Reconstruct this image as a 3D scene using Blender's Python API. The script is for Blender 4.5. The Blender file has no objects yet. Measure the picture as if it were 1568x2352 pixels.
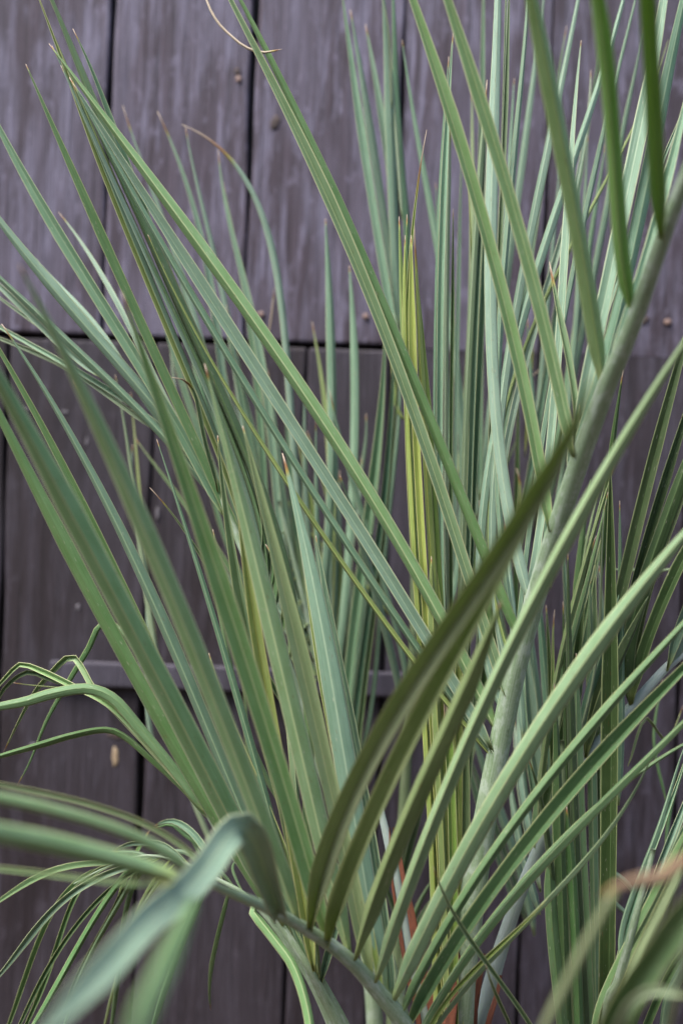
import bpy, math, random
import numpy as np
from mathutils import Vector, Matrix
random.seed(7)
SC = bpy.context.scene
COL = SC.collection

# ------------------------------------------------------------------ camera
CAM_H, ROLL, FOCUS, WALL = 1.12, math.radians(2.0), 1.60, 2.17
cd = bpy.data.cameras.new("camera")
cam = bpy.data.objects.new("camera", cd)
COL.objects.link(cam)
cd.sensor_fit = 'VERTICAL'
cd.sensor_height = 36
cd.lens = 50
cd.clip_start = 0.02
cd.clip_end = 200
cam.matrix_world = Matrix.Translation((0, 0, CAM_H)) @ Matrix.Rotation(math.radians(90), 4, 'X') @ Matrix.Rotation(ROLL, 4, 'Z')
SC.camera = cam
cd.dof.use_dof = True
cd.dof.focus_distance = FOCUS
cd.dof.aperture_fstop = 2.1
# ------------------------------------------------------------------ light
w = bpy.data.worlds.new("World")
SC.world = w
w.use_nodes = True
nt = w.node_tree
bg = nt.nodes["Background"]
sky = nt.nodes.new("ShaderNodeTexSky")
sky.sky_type = 'NISHITA'
sky.sun_disc = False
SUN_EL, SUN_AZ = math.radians(58), math.radians(234)
sky.sun_elevation = SUN_EL
sky.sun_rotation = SUN_AZ
sky.air_density = 1.0
sky.dust_density = 3.0
nt.links.new(sky.outputs[0], bg.inputs[0])
bg.inputs[1].default_value = 0.13
sl = bpy.data.lights.new("sun", 'SUN')
sl.energy = 2.9
sl.angle = math.radians(42)
sl.color = (1.0, 0.97, 0.92)
so = bpy.data.objects.new("sun", sl)
COL.objects.link(so)
sdir = Vector((math.sin(SUN_AZ) * math.cos(SUN_EL), math.cos(SUN_AZ) * math.cos(SUN_EL), math.sin(SUN_EL)))
so.rotation_euler = sdir.to_track_quat('Z', 'Y').to_euler()
SC.view_settings.view_transform = 'Standard'
SC.view_settings.look = 'None'
SC.view_settings.exposure = 1.5
SC.view_settings.gamma = 1

CM = cam.matrix_world.copy()
CR, CU, CF = CM.to_3x3() @ Vector((1, 0, 0)), CM.to_3x3() @ Vector((0, 1, 0)), CM.to_3x3() @ Vector((0, 0, -1))
CP = CM.translation.copy()
K = 0.72 / 2352.0


def at(x, y, d):
    return CP + CF * d + CR * ((x - 784) * K * d) + CU * ((1176 - y) * K * d)


def at_wall(x, y, Y=WALL):
    v = CF + CR * ((x - 784) * K) + CU * ((1176 - y) * K)
    return CP + v * (Y / v.y)


# ------------------------------------------------------------------ materials
def mat(name):
    m = bpy.data.materials.new(name)
    m.use_nodes = True
    n = m.node_tree
    for x in list(n.nodes):
        n.nodes.remove(x)
    return m, n


def N(n, t, **kw):
    o = n.nodes.new(t)
    for k, v in kw.items():
        setattr(o, k, v)
    return o


def mixc(n, fac, a, b, mode='MIX'):
    o = N(n, 'ShaderNodeMix', data_type='RGBA', blend_type=mode)
    for s, v in ((o.inputs[0], fac), (o.inputs[6], a), (o.inputs[7], b)):
        if hasattr(v, 'is_linked'):
            n.links.new(v, s)
        elif isinstance(v, tuple):
            s.default_value = (*v, 1) if len(v) == 3 else v
        else:
            s.default_value = v
    return o.outputs[2]


def ramp(n, v, stops):
    r = N(n, 'ShaderNodeValToRGB')
    e = r.color_ramp.elements
    while len(e) < len(stops):
        e.new(0.5)
    for q, (p, c) in zip(e, stops):
        q.position = p
        q.color = (c, c, c, 1) if not isinstance(c, tuple) else (*c, 1)
    n.links.new(v, r.inputs[0])
    return r.outputs[0]


def math_(n, op, a, b=0.0):
    o = N(n, 'ShaderNodeMath', operation=op)
    for s, v in ((o.inputs[0], a), (o.inputs[1], b)):
        if hasattr(v, 'is_linked'):
            n.links.new(v, s)
        else:
            s.default_value = v
    return o.outputs[0]


def leaf_mat(name, c1, c2, rib, edge, gloss=0.42, trans=0.22, stripe=0.35):
    m, n = mat(name)
    L = n.links.new
    out = N(n, 'ShaderNodeOutputMaterial')
    uv = N(n, 'ShaderNodeUVMap', uv_map='UVMap')
    sep = N(n, 'ShaderNodeSeparateXYZ')
    L(uv.outputs[0], sep.inputs[0])
    u, v = sep.outputs[0], sep.outputs[1]
    info = N(n, 'ShaderNodeObjectInfo')
    # long streaks along the blade
    cmb = N(n, 'ShaderNodeCombineXYZ')
    L(math_(n, 'MULTIPLY', u, 22.0), cmb.inputs[0])
    L(math_(n, 'MULTIPLY', v, 5.0), cmb.inputs[1])
    L(math_(n, 'MULTIPLY', info.outputs['Random'], 40.0), cmb.inputs[2])
    st = N(n, 'ShaderNodeTexNoise')
    st.inputs['Scale'].default_value = 1.0
    st.inputs['Detail'].default_value = 3
    L(cmb.outputs[0], st.inputs['Vector'])
    streak = ramp(n, st.outputs[0], [(0.3, 0.0), (0.72, 1.0)])
    cm2 = N(n, 'ShaderNodeCombineXYZ')
    L(math_(n, 'MULTIPLY', u, 3.0), cm2.inputs[0])
    L(math_(n, 'MULTIPLY', v, 14.0), cm2.inputs[1])
    L(math_(n, 'MULTIPLY', info.outputs['Random'], 70.0), cm2.inputs[2])
    bl = N(n, 'ShaderNodeTexNoise')
    bl.inputs['Scale'].default_value = 1.0
    bl.inputs['Detail'].default_value = 4
    L(cm2.outputs[0], bl.inputs['Vector'])
    blot = ramp(n, bl.outputs[0], [(0.32, 0.0), (0.7, 1.0)])
    c = mixc(n, blot, c1, c2)
    dark = tuple(q * 0.55 for q in c1)
    rib_ = math_(n, 'SINE', math_(n, 'MULTIPLY', u, 69.0))
    c = mixc(n, math_(n, 'MULTIPLY', ramp(n, rib_, [(0.2, 0.0), (1.0, 1.0)]), 0.28), c, tuple(min(1, q * 1.35) for q in c2))
    c = mixc(n, math_(n, 'MULTIPLY', streak, stripe), c, dark)
    # object to object tone
    hs = N(n, 'ShaderNodeHueSaturation')
    L(math_(n, 'ADD', math_(n, 'MULTIPLY', info.outputs['Random'], 0.022), 0.489), hs.inputs['Hue'])
    rr = math_(n, 'FRACT', math_(n, 'MULTIPLY', info.outputs['Random'], 17.3))
    L(math_(n, 'ADD', math_(n, 'MULTIPLY', rr, 0.3), 0.82), hs.inputs['Value'])
    L(math_(n, 'ADD', math_(n, 'MULTIPLY', math_(n, 'FRACT', math_(n, 'MULTIPLY', info.outputs['Random'], 7.7)), 0.3), 0.82), hs.inputs['Saturation'])
    L(c, hs.inputs['Color'])
    c = hs.outputs[0]
    # midrib, margins
    du = math_(n, 'ABSOLUTE', math_(n, 'SUBTRACT', u, 0.5))
    c = mixc(n, ramp(n, du, [(0.0, 0.9), (0.02, 0.8), (0.055, 0.0)]), c, rib)
    c = mixc(n, ramp(n, du, [(0.43, 0.0), (0.485, 0.9)]), c, edge)
    # dry tip and pale base from attributes
    a = N(n, 'ShaderNodeAttribute', attribute_name='dry')
    jig = math_(n, 'ADD', a.outputs['Fac'], math_(n, 'MULTIPLY', math_(n, 'SUBTRACT', bl.outputs[0], 0.5), 0.5))
    c = mixc(n, ramp(n, jig, [(0.25, 0.0), (0.5, 1.0)]), c, (0.30, 0.26, 0.05))
    c = mixc(n, ramp(n, jig, [(0.45, 0.0), (0.62, 1.0)]), c, (0.26, 0.13, 0.055))
    c = mixc(n, ramp(n, jig, [(0.68, 0.0), (0.85, 1.0)]), c, (0.42, 0.33, 0.25))
    b = N(n, 'ShaderNodeAttribute', attribute_name='base')
    c = mixc(n, ramp(n, b.outputs['Fac'], [(0.3, 0.0), (1.0, 0.7)]), c, (0.34, 0.40, 0.12))
    # scattered pale scratches / dust
    sp = N(n, 'ShaderNodeTexNoise')
    sp.inputs['Scale'].default_value = 1.0
    sp.inputs['Detail'].default_value = 2
    cm3 = N(n, 'ShaderNodeCombineXYZ')
    L(math_(n, 'MULTIPLY', u, 16.0), cm3.inputs[0])
    L(math_(n, 'MULTIPLY', v, 42.0), cm3.inputs[1])
    L(math_(n, 'MULTIPLY', info.outputs['Random'], 90.0), cm3.inputs[2])
    L(cm3.outputs[0], sp.inputs['Vector'])
    c = mixc(n, ramp(n, sp.outputs[0], [(0.695, 0.0), (0.73, 0.75)]), c, (0.42, 0.40, 0.30))
    c = mixc(n, ramp(n, sp.outputs[0], [(0.275, 0.65), (0.31, 0.0)]), c, (0.15, 0.08, 0.035))
    p = N(n, 'ShaderNodeBsdfPrincipled')
    L(c, p.inputs['Base Color'])
    L(math_(n, 'ADD', math_(n, 'MULTIPLY', streak, 0.15), gloss), p.inputs['Roughness'])
    p.inputs['Specular IOR Level'].default_value = 0.32
    p.inputs['Sheen Weight'].default_value = 0.04
    p.inputs['Sheen Roughness'].default_value = 0.4
    bp = N(n, 'ShaderNodeBump')
    bp.inputs['Strength'].default_value = 0.6
    bp.inputs['Distance'].default_value = 0.001
    L(st.outputs[0], bp.inputs['Height'])
    L(bp.outputs[0], p.inputs['Normal'])
    tr = N(n, 'ShaderNodeBsdfTranslucent')
    L(mixc(n, 0.5, c, (0.25, 0.38, 0.06)), tr.inputs[0])
    mx = N(n, 'ShaderNodeMixShader')
    mx.inputs[0].default_value = trans
    L(p.outputs[0], mx.inputs[1])
    L(tr.outputs[0], mx.inputs[2])
    L(mx.outputs[0], out.inputs[0])
    return m


G = {
    'g': leaf_mat('leaf_green', (0.165, 0.285, 0.11), (0.22, 0.35, 0.17), (0.44, 0.52, 0.27), (0.46, 0.47, 0.25)),
    'd': leaf_mat('leaf_deep_green', (0.082, 0.168, 0.055), (0.128, 0.222, 0.092), (0.11, 0.18, 0.07), (0.28, 0.30, 0.14)),
    'b': leaf_mat('leaf_glaucous', (0.19, 0.305, 0.205), (0.25, 0.37, 0.265), (0.32, 0.42, 0.28), (0.42, 0.46, 0.28)),
    's': leaf_mat('leaf_glaucous_deep', (0.105, 0.20, 0.115), (0.155, 0.262, 0.165), (0.25, 0.34, 0.2), (0.36, 0.40, 0.22)),
    'l': leaf_mat('leaf_light_green', (0.22, 0.32, 0.13), (0.28, 0.37, 0.17), (0.42, 0.48, 0.24), (0.38, 0.42, 0.2)),
    'p': leaf_mat('leaf_pale_waxy', (0.24, 0.33, 0.18), (0.29, 0.37, 0.22), (0.32, 0.4, 0.26), (0.36, 0.40, 0.26), gloss=0.36),
    'o': leaf_mat('leaf_olive', (0.19, 0.245, 0.11), (0.26, 0.31, 0.155), (0.17, 0.2, 0.09), (0.22, 0.22, 0.11), trans=0.4),
    'y': leaf_mat('leaf_yellow_green', (0.28, 0.37, 0.085), (0.38, 0.44, 0.13), (0.44, 0.46, 0.11), (0.46, 0.44, 0.17), stripe=0.6),
    'v': leaf_mat('leaf_spear_green', (0.19, 0.29, 0.075), (0.28, 0.37, 0.11), (0.38, 0.42, 0.14), (0.42, 0.42, 0.2), stripe=0.7),
    'k': leaf_mat('leaf_shade_green', (0.040, 0.080, 0.024), (0.068, 0.115, 0.040), (0.10, 0.16, 0.06), (0.26, 0.30, 0.14)),  # dark green blades, deepened to put in the shade between crowded leaves
    'r': leaf_mat('leaf_dead_rust', (0.22, 0.11, 0.06), (0.34, 0.22, 0.13), (0.3, 0.2, 0.12), (0.3, 0.2, 0.12), trans=0.1),
    'n': leaf_mat('leaf_translucent_green', (0.20, 0.33, 0.10), (0.26, 0.39, 0.15), (0.40, 0.48, 0.20), (0.38, 0.44, 0.2), trans=0.48),
    't': leaf_mat('leaf_dry', (0.30, 0.22, 0.14), (0.42, 0.33, 0.24), (0.4, 0.3, 0.2), (0.4, 0.3, 0.2), trans=0.1),
}


def stem_mat(name, c1, c2, c3, rough=0.5):
    m, n = mat(name)
    L = n.links.new
    out = N(n, 'ShaderNodeOutputMaterial')
    tc = N(n, 'ShaderNodeUVMap', uv_map='UVMap')
    mp = N(n, 'ShaderNodeMapping')
    mp.inputs['Scale'].default_value = (44, 4, 1)
    L(tc.outputs[0], mp.inputs[0])
    a = N(n, 'ShaderNodeTexNoise')
    a.inputs['Scale'].default_value = 1
    a.inputs['Detail'].default_value = 6
    a.inputs['Roughness'].default_value = 0.65
    L(mp.outputs[0], a.inputs[0])
    c = mixc(n, ramp(n, a.outputs[0], [(0.35, 0.0), (0.65, 1.0)]), c1, c2)
    g = N(n, 'ShaderNodeTexCoord')
    f = N(n, 'ShaderNodeTexNoise')
    f.inputs['Scale'].default_value = 420
    f.inputs['Detail'].default_value = 3
    L(g.outputs['Object'], f.inputs[0])
    c = mixc(n, math_(n, 'MULTIPLY', ramp(n, f.outputs[0], [(0.42, 0.0), (0.62, 1.0)]), 0.16), c, c3)
    mp2 = N(n, 'ShaderNodeMapping')
    mp2.inputs['Scale'].default_value = (5, 16, 1)
    L(tc.outputs[0], mp2.inputs[0])
    bz = N(n, 'ShaderNodeTexNoise')
    bz.inputs['Scale'].default_value = 1
    bz.inputs['Detail'].default_value = 6
    bz.inputs['Roughness'].default_value = 0.7
    L(mp2.outputs[0], bz.inputs[0])
    c = mixc(n, math_(n, 'MULTIPLY', ramp(n, bz.outputs[0], [(0.5, 0.0), (0.6, 1.0)]), 0.6), c, c3)
    c = mixc(n, math_(n, 'MULTIPLY', ramp(n, bz.outputs[0], [(0.34, 1.0), (0.4, 0.0)]), 0.6), c, tuple(q * 0.5 for q in c1))
    p = N(n, 'ShaderNodeBsdfPrincipled')
    L(c, p.inputs['Base Color'])
    p.inputs['Roughness'].default_value = rough
    bp = N(n, 'ShaderNodeBump')
    bp.inputs['Strength'].default_value = 0.3
    bp.inputs['Distance'].default_value = 0.0008
    L(a.outputs[0], bp.inputs['Height'])
    L(bp.outputs[0], p.inputs['Normal'])
    L(p.outputs[0], out.inputs[0])
    return m


ST = stem_mat('rachis_waxy', (0.12, 0.19, 0.085), (0.23, 0.295, 0.20), (0.33, 0.38, 0.32))
SB = stem_mat('petiole_blue_grey', (0.24, 0.30, 0.26), (0.34, 0.39, 0.37), (0.25, 0.33, 0.25))
SR = stem_mat('sheath_fibre_rust', (0.12, 0.033, 0.014), (0.20, 0.06, 0.028), (0.07, 0.025, 0.014), 0.8)
SD = stem_mat('stem_dark_green', (0.08, 0.12, 0.05), (0.12, 0.16, 0.08), (0.14, 0.16, 0.10))


def wood_mat(name, dark, mid, pale, pale_amt):
    m, n = mat(name)
    L = n.links.new
    out = N(n, 'ShaderNodeOutputMaterial')
    tc = N(n, 'ShaderNodeTexCoord')
    info = N(n, 'ShaderNodeObjectInfo')
    off = N(n, 'ShaderNodeCombineXYZ')
    L(math_(n, 'MULTIPLY', info.outputs['Random'], 30.0), off.inputs[0])
    L(math_(n, 'MULTIPLY', info.outputs['Random'], 11.0), off.inputs[2])
    add = N(n, 'ShaderNodeVectorMath', operation='ADD')
    L(tc.outputs['Object'], add.inputs[0])
    L(off.outputs[0], add.inputs[1])

    def noise(scale, sx, sz, det=5, rough=0.6, dist=0.0):
        mp = N(n, 'ShaderNodeMapping')
        mp.inputs['Scale'].default_value = (sx, 1, sz)
        L(add.outputs[0], mp.inputs[0])
        t = N(n, 'ShaderNodeTexNoise')
        t.inputs['Scale'].default_value = scale
        t.inputs['Detail'].default_value = det
        t.inputs['Roughness'].default_value = rough
        t.inputs['Distortion'].default_value = dist
        L(mp.outputs[0], t.inputs[0])
        return t.outputs[0]
    fine = noise(1, 340, 7, 6, 0.75, 0.2)
    grain = noise(1, 150, 3.2, 6, 0.72, 1.0)
    patch = noise(1, 42, 5.5, 6, 0.7, 0.6)
    big = noise(1, 7, 2.2, 3, 0.5)
    blot = noise(1, 60, 26, 4, 0.6)
    c = mixc(n, ramp(n, grain, [(0.38, 0.0), (0.6, 1.0)]), dark, mid)
    c = mixc(n, math_(n, 'MULTIPLY', ramp(n, patch, [(0.46, 0.0), (0.64, 1.0)]), pale_amt), c, pale)
    c = mixc(n, math_(n, 'MULTIPLY', ramp(n, big, [(0.45, 0.0), (0.6, 1.0)]), 0.5), c, tuple(q * 0.85 for q in pale))
    c = mixc(n, math_(n, 'MULTIPLY', ramp(n, blot, [(0.58, 0.0), (0.68, 1.0)]), 0.45 * pale_amt), c, tuple(min(1, q * 1.5) for q in pale))
    c = mixc(n, math_(n, 'MULTIPLY', ramp(n, fine, [(0.35, 1.0), (0.6, 0.0)]), 0.72), c, tuple(q * 0.45 for q in dark))
    c = mixc(n, math_(n, 'MULTIPLY', ramp(n, blot, [(0.22, 1.0), (0.34, 0.0)]), 0.6), c, (0.03, 0.02, 0.02))
    crack = noise(1, 95, 1.1, 3, 0.5, 0.25)
    cd_ = math_(n, 'ABSOLUTE', math_(n, 'SUBTRACT', crack, 0.5))
    crk = math_(n, 'MULTIPLY', ramp(n, cd_, [(0.0, 1.0), (0.012, 0.0)]), ramp(n, patch, [(0.38, 0.0), (0.6, 0.85)]))
    c = mixc(n, crk, c, tuple(q * 0.25 for q in dark))
    hs = N(n, 'ShaderNodeHueSaturation')
    L(math_(n, 'ADD', math_(n, 'MULTIPLY', info.outputs['Random'], 0.26), 0.87), hs.inputs['Value'])
    L(c, hs.inputs['Color'])
    p = N(n, 'ShaderNodeBsdfPrincipled')
    L(hs.outputs[0], p.inputs['Base Color'])
    p.inputs['Roughness'].default_value = 0.62
    p.inputs['Specular IOR Level'].default_value = 0.35
    bp = N(n, 'ShaderNodeBump')
    bp.inputs['Strength'].default_value = 0.55
    bp.inputs['Distance'].default_value = 0.0015
    L(math_(n, 'SUBTRACT', math_(n, 'ADD', fine, math_(n, 'MULTIPLY', grain, 1.6)), math_(n, 'MULTIPLY', crk, 1.5)), bp.inputs['Height'])
    L(bp.outputs[0], p.inputs['Normal'])
    L(p.outputs[0], out.inputs[0])
    return m


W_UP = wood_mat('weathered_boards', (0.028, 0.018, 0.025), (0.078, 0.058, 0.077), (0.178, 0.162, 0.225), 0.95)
W_LO = wood_mat('stained_boards', (0.013, 0.008, 0.0105), (0.031, 0.0215, 0.027), (0.066, 0.057, 0.075), 0.75)  # lower row: the dimmer light near the ground is put into the wood colour
W_MID = wood_mat('half_worn_boards', (0.018, 0.012, 0.016), (0.046, 0.033, 0.042), (0.095, 0.083, 0.112), 0.85)  # right lower boards: same painted shade, only part as strong
W_RAIL = wood_mat('rail_wood', (0.034, 0.029, 0.040), (0.056, 0.049, 0.066), (0.105, 0.095, 0.128), 0.7)


def flat_mat(name, c, rough=0.7, c2=None, sc=60):
    m, n = mat(name)
    out = N(n, 'ShaderNodeOutputMaterial')
    p = N(n, 'ShaderNodeBsdfPrincipled')
    tc = N(n, 'ShaderNodeTexCoord')
    t = N(n, 'ShaderNodeTexNoise')
    t.inputs['Scale'].default_value = sc
    t.inputs['Detail'].default_value = 5
    n.links.new(tc.outputs['Object'], t.inputs[0])
    n.links.new(mixc(n, ramp(n, t.outputs[0], [(0.35, 0.0), (0.65, 1.0)]), c, c2 or tuple(q * 0.6 for q in c)), p.inputs['Base Color'])
    p.inputs['Roughness'].default_value = rough
    n.links.new(p.outputs[0], out.inputs[0])
    return m


M_PALE = flat_mat('grey_fleck', (0.15, 0.14, 0.16), 0.7, (0.09, 0.08, 0.09), 300)
M_DARK = flat_mat('backing_dark', (0.012, 0.009, 0.009))
M_NAIL = flat_mat('nail_rust', (0.15, 0.088, 0.07), 0.6, (0.24, 0.16, 0.13), 300)
M_CHIP = flat_mat('bare_wood_chip', (0.30, 0.23, 0.14), 0.7, (0.24, 0.17, 0.11), 200)
M_SOIL = flat_mat('soil', (0.09, 0.065, 0.045), 0.95, (0.05, 0.038, 0.03), 9)
M_KNOT = flat_mat('knot', (0.028, 0.018, 0.017), 0.8, (0.06, 0.04, 0.035), 150)


# ------------------------------------------------------------------ mesh helpers
def mesh_obj(name, verts, faces, m, parent=None, uvs=None, attrs=None, smooth=True):
    me = bpy.data.meshes.new(name)
    me.from_pydata([tuple(v) for v in verts], [], faces)
    if uvs:
        l = me.uv_layers.new(name='UVMap')
        for lp in me.loops:
            l.data[lp.index].uv = uvs[lp.vertex_index]
    if attrs:
        for k, vals in attrs.items():
            a = me.attributes.new(k, 'FLOAT', 'POINT')
            for i, q in enumerate(vals):
                a.data[i].value = q
    if smooth:
        for p in me.polygons:
            p.use_smooth = True
    me.materials.append(m)
    o = bpy.data.objects.new(name, me)
    COL.objects.link(o)
    if parent:
        o.parent = parent
        o.matrix_parent_inverse = Matrix.Identity(4)
    return o


def empty(name, loc, label=None, cat=None, group=None):
    o = bpy.data.objects.new(name, None)
    COL.objects.link(o)
    o.location = loc
    o.empty_display_size = 0.1
    if label:
        o['label'] = label
        o['category'] = cat
    if group:
        o['group'] = group
    return o


def catmull(pts, n):
    """resample a list of tuples evenly by screen length"""
    P = [pts[0]] + list(pts) + [pts[-1]]
    P[0] = tuple(2 * a - b for a, b in zip(pts[0], pts[1]))
    P[-1] = tuple(2 * a - b for a, b in zip(pts[-1], pts[-2]))
    dense = []
    for i in range(1, len(P) - 2):
        p0, p1, p2, p3 = P[i - 1], P[i], P[i + 1], P[i + 2]
        for k in range(14):
            t = k / 14
            dense.append(tuple(0.5 * ((2 * b) + (-a + c) * t + (2 * a - 5 * b + 4 * c - e) * t * t + (-a + 3 * b - 3 * c + e) * t ** 3)
                               for a, b, c, e in zip(p0, p1, p2, p3)))
    dense.append(tuple(pts[-1]))
    acc = [0]
    for a, b in zip(dense, dense[1:]):
        acc.append(acc[-1] + math.hypot(b[0] - a[0], b[1] - a[1]))
    out = []
    j = 0
    for k in range(n + 1):
        s = acc[-1] * k / n
        while j < len(acc) - 2 and acc[j + 1] < s:
            j += 1
        f = (s - acc[j]) / max(1e-9, acc[j + 1] - acc[j])
        out.append(tuple(a + (b - a) * f for a, b in zip(dense[j], dense[j + 1])))
    return out, acc[-1]


def nums(s):
    v = [float(q) for q in s.split()]
    return v


# ---- leaflet: pts is "x y x y ..." from tip to base in picture units of 1568 x 2352
def leaflet(pts, wd, dt, db, style='g', parent=None, fold=0.5, roll=None, ext=0, dry=None, attach=None,
            taper=0.36, basew=0.24, twist=0.0, pale=True, origin=Vector((0, 0, 0)), name='leaflet', label=None):
    v = nums(pts) if isinstance(pts, str) else pts
    P = [(v[i], v[i + 1]) for i in range(0, len(v), 2)]
    if ext:
        dx, dy = P[0][0] - P[1][0], P[0][1] - P[1][1]
        l = math.hypot(dx, dy)
        P.insert(0, (P[0][0] + dx / l * ext, P[0][1] + dy / l * ext))
    if attach:
        # snap base to nearest point of the rachis
        bx, by = P[-1]
        best = min(attach, key=lambda q: (q[0] - bx) ** 2 + (q[1] - by) ** 2)
        dd = math.hypot(best[0] - bx, best[1] - by)
        if dd < 260:
            db = best[2] + (0.004 if db > best[2] else -0.004)
            if dd > 14:
                P.append((bx + (best[0] - bx) * 0.93, by + (best[1] - by) * 0.93))
    n0 = len(P) - 1
    seg = [0]
    for a, b in zip(P, P[1:]):
        seg.append(seg[-1] + math.hypot(b[0] - a[0], b[1] - a[1]))
    Q = [(p[0], p[1], dt + (db - dt) * (seg[i] / seg[-1]) ** 0.9) for i, p in enumerate(P)]
    nseg = max(14, min(56, int(seg[-1] / 22)))
    R, length = catmull(Q, nseg)
    ch = math.hypot(R[0][0] - R[-1][0], R[0][1] - R[-1][1]) / max(1, length)
    if ch > 0.93 and len(P) > 4:
        tt = np.linspace(0, 1, nseg + 1)
        wt = np.ones(nseg + 1)
        wt[0] = wt[-1] = 12
        deg = 3 if ch > 0.985 else 4
        fx = np.polyval(np.polyfit(tt, [q[0] for q in R], deg, w=wt), tt)
        fy = np.polyval(np.polyfit(tt, [q[1] for q in R], deg, w=wt), tt)
        R = [(float(a_), float(b_), q[2]) for a_, b_, q in zip(fx, fy, R)]
    W = [at(*q) - origin for q in R]
    if roll is None:
        roll = random.uniform(-0.5, 0.5)
    dry = random.uniform(14, 34) if dry is None else dry
    us = [0.0, 0.12, 0.3, 0.46, 0.5, 0.54, 0.7, 0.88, 1.0]
    verts, uvs, ad, ab = [], [], [], []
    ph = random.uniform(0, 6)
    side = random.choice((-1, 1))
    for i, c in enumerate(W):
        t = i / nseg
        T = (W[min(i + 1, nseg)] - W[max(i - 1, 0)]).normalized()
        view = (c + origin - CP).normalized()
        S = T.cross(view)
        if S.length < 0.05:
            S = CR.copy()
        S.normalize()
        Nn = S.cross(T).normalized()
        if Nn.dot(view) > 0:
            Nn = -Nn
        f0 = fold
        ang = roll + twist * (t - 0.5) + 0.08 * math.sin(ph + t * 5)
        S2 = S * math.cos(ang) + Nn * math.sin(ang)
        N2 = Nn * math.cos(ang) - S * math.sin(ang)
        # width: long sharp tip, full blade, narrow folded base
        s = t / taper
        wf = min(1.0, s) ** 0.75 if s < 1 else 1.0
        wf = wf * (1 - 0.10 * max(0, t - taper))
        if ext and t * length < 4:
            wf = 0.02
        d_base = (1 - t) * length
        bb = max(0.0, 1 - d_base / max(46.0, 2.4 * wd))
        wf *= 1 - (1 - basew) * bb ** 1.1
        wf = max(wf, 0.03)
        wid = 0.88 * wd * K * R[i][2] * wf * (1 + 0.025 * math.sin(ph * 3 + t * 17)) / max(0.75, math.cos(ang))
        f = (fold + 0.55 * bb) * (1 - 0.15 * math.sin(ph + 6 * t))
        dv = max(0.0, 1 - (t * length) / max(1, dry)) if not ext else 0.0
        for u in us:
            k = (u - 0.5)
            h = abs(k) * 2
            z = -f * (h ** 0.97) * 0.95 + 0.04 * math.sin(h * 3.14)
            lat = k * math.cos(min(1.2, f * 0.5))
            verts.append(c + S2 * (lat * wid * 1.08) + N2 * (z * wid * side))
            uvs.append((u, t * length / 1000.0))
            ad.append(dv ** 0.6 if dv > 0 else 0.0)
            ab.append(bb if pale else 0.0)
    nu = len(us)
    faces = []
    for i in range(nseg):
        for j in range(nu - 1):
            a = i * nu + j
            faces.append((a, a + 1, a + nu + 1, a + nu))
    o = mesh_obj(name, verts, faces, G[style], parent, uvs, {'dry': ad, 'base': ab})
    sm = o.modifiers.new('thickness', 'SOLIDIFY')
    sm.thickness = 0.0005
    sm.offset = 0
    if label:
        o['label'] = label
    return o


# ---- stem: pts "x y w d ..." from far end to base; D shaped tapering tube
def stem(name, pts, m, parent, origin, flat=0.75, wob=0.0):
    v = nums(pts)
    P = [tuple(v[i:i + 4]) for i in range(0, len(v), 4)]
    P2 = [(p[0], p[1], p[3], p[2]) for p in P]
    tot = sum(math.hypot(b[0] - a[0], b[1] - a[1]) for a, b in zip(P, P[1:]))
    n = max(16, int(tot / 18))
    R, length = catmull(P2, n)
    W = [at(q[0], q[1], q[2]) - origin for q in R]
    verts, uvs, faces = [], [], []
    ns = 28
    for i, c in enumerate(W):
        T = (W[min(i + 1, n)] - W[max(i - 1, 0)]).normalized()
        view = (c + origin - CP).normalized()
        S = T.cross(view).normalized()
        Nn = S.cross(T).normalized()
        r = R[i][3] * K * R[i][2] * 0.5
        for j in range(ns + 1):
            a = 2 * math.pi * j / ns
            rr = r * (1 + wob * math.sin(a * 3 + i * 0.7))
            # soft ridge towards the leaflet side
            q = 1 + 0.12 * math.cos(2 * a) + 0.035 * math.cos(7 * a)
            verts.append(c + S * (math.cos(a) * rr * q) + Nn * (math.sin(a) * rr * flat))
            uvs.append((j / ns, i / n * length / 1000))
    for i in range(n):
        for j in range(ns):
            a = i * (ns + 1) + j
            faces.append((a, a + 1, a + ns + 2, a + ns + 1))
    faces.append(tuple(range(ns)))
    faces.append(tuple(n * (ns + 1) + q for q in reversed(range(ns))))
    o = mesh_obj(name, verts, faces, m, parent, uvs)
    return o, [(q[0], q[1], q[2]) for q in R]


def frond(plant, rachis, m, leaves, name='frond', label=None, flat=0.75, infill=()):
    """rachis > its leaflets (children)"""
    org = plant.location
    o, pth = stem(name, rachis, m, plant, org, flat)
    if label:
        o['label'] = label
    for L in leaves:
        pts, wd, dt, db, style = L[:5]
        kw = dict(L[5]) if len(L) > 5 else {}
        at_ = None if kw.pop('free', False) else pth
        leaflet(pts, wd, dt, db, style, parent=o, attach=at_, origin=org, **kw)
    def res(k):
        v = nums(leaves[k][0])
        return catmull([(v[i], v[i + 1]) for i in range(0, len(v), 2)], 8)[0]
    for i, j, f, dz, sc in infill:
        a, b = leaves[i], leaves[j]
        pa, pb = res(i), res(j)
        jx, jy = random.uniform(-10, 10), random.uniform(-40, 40)
        pts = []
        for q, (u_, v_) in enumerate(zip(pa, pb)):
            k = 1 - q / 8
            pts += [u_[0] + (v_[0] - u_[0]) * f + jx * k, u_[1] + (v_[1] - u_[1]) * f + jy * k]
        kw = dict(a[5]) if len(a) > 5 else {}
        at_ = None if kw.pop('free', False) else pth
        kw.pop('roll', None)
        kw.pop('dry', None)
        leaflet(pts, (a[1] + b[1]) / 2 * sc, a[2] + (b[2] - a[2]) * f + dz, a[3] + dz, (a[4] if a[4] != 'y' else 'g'), parent=o, attach=at_, origin=org, **kw)
    return o


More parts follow.
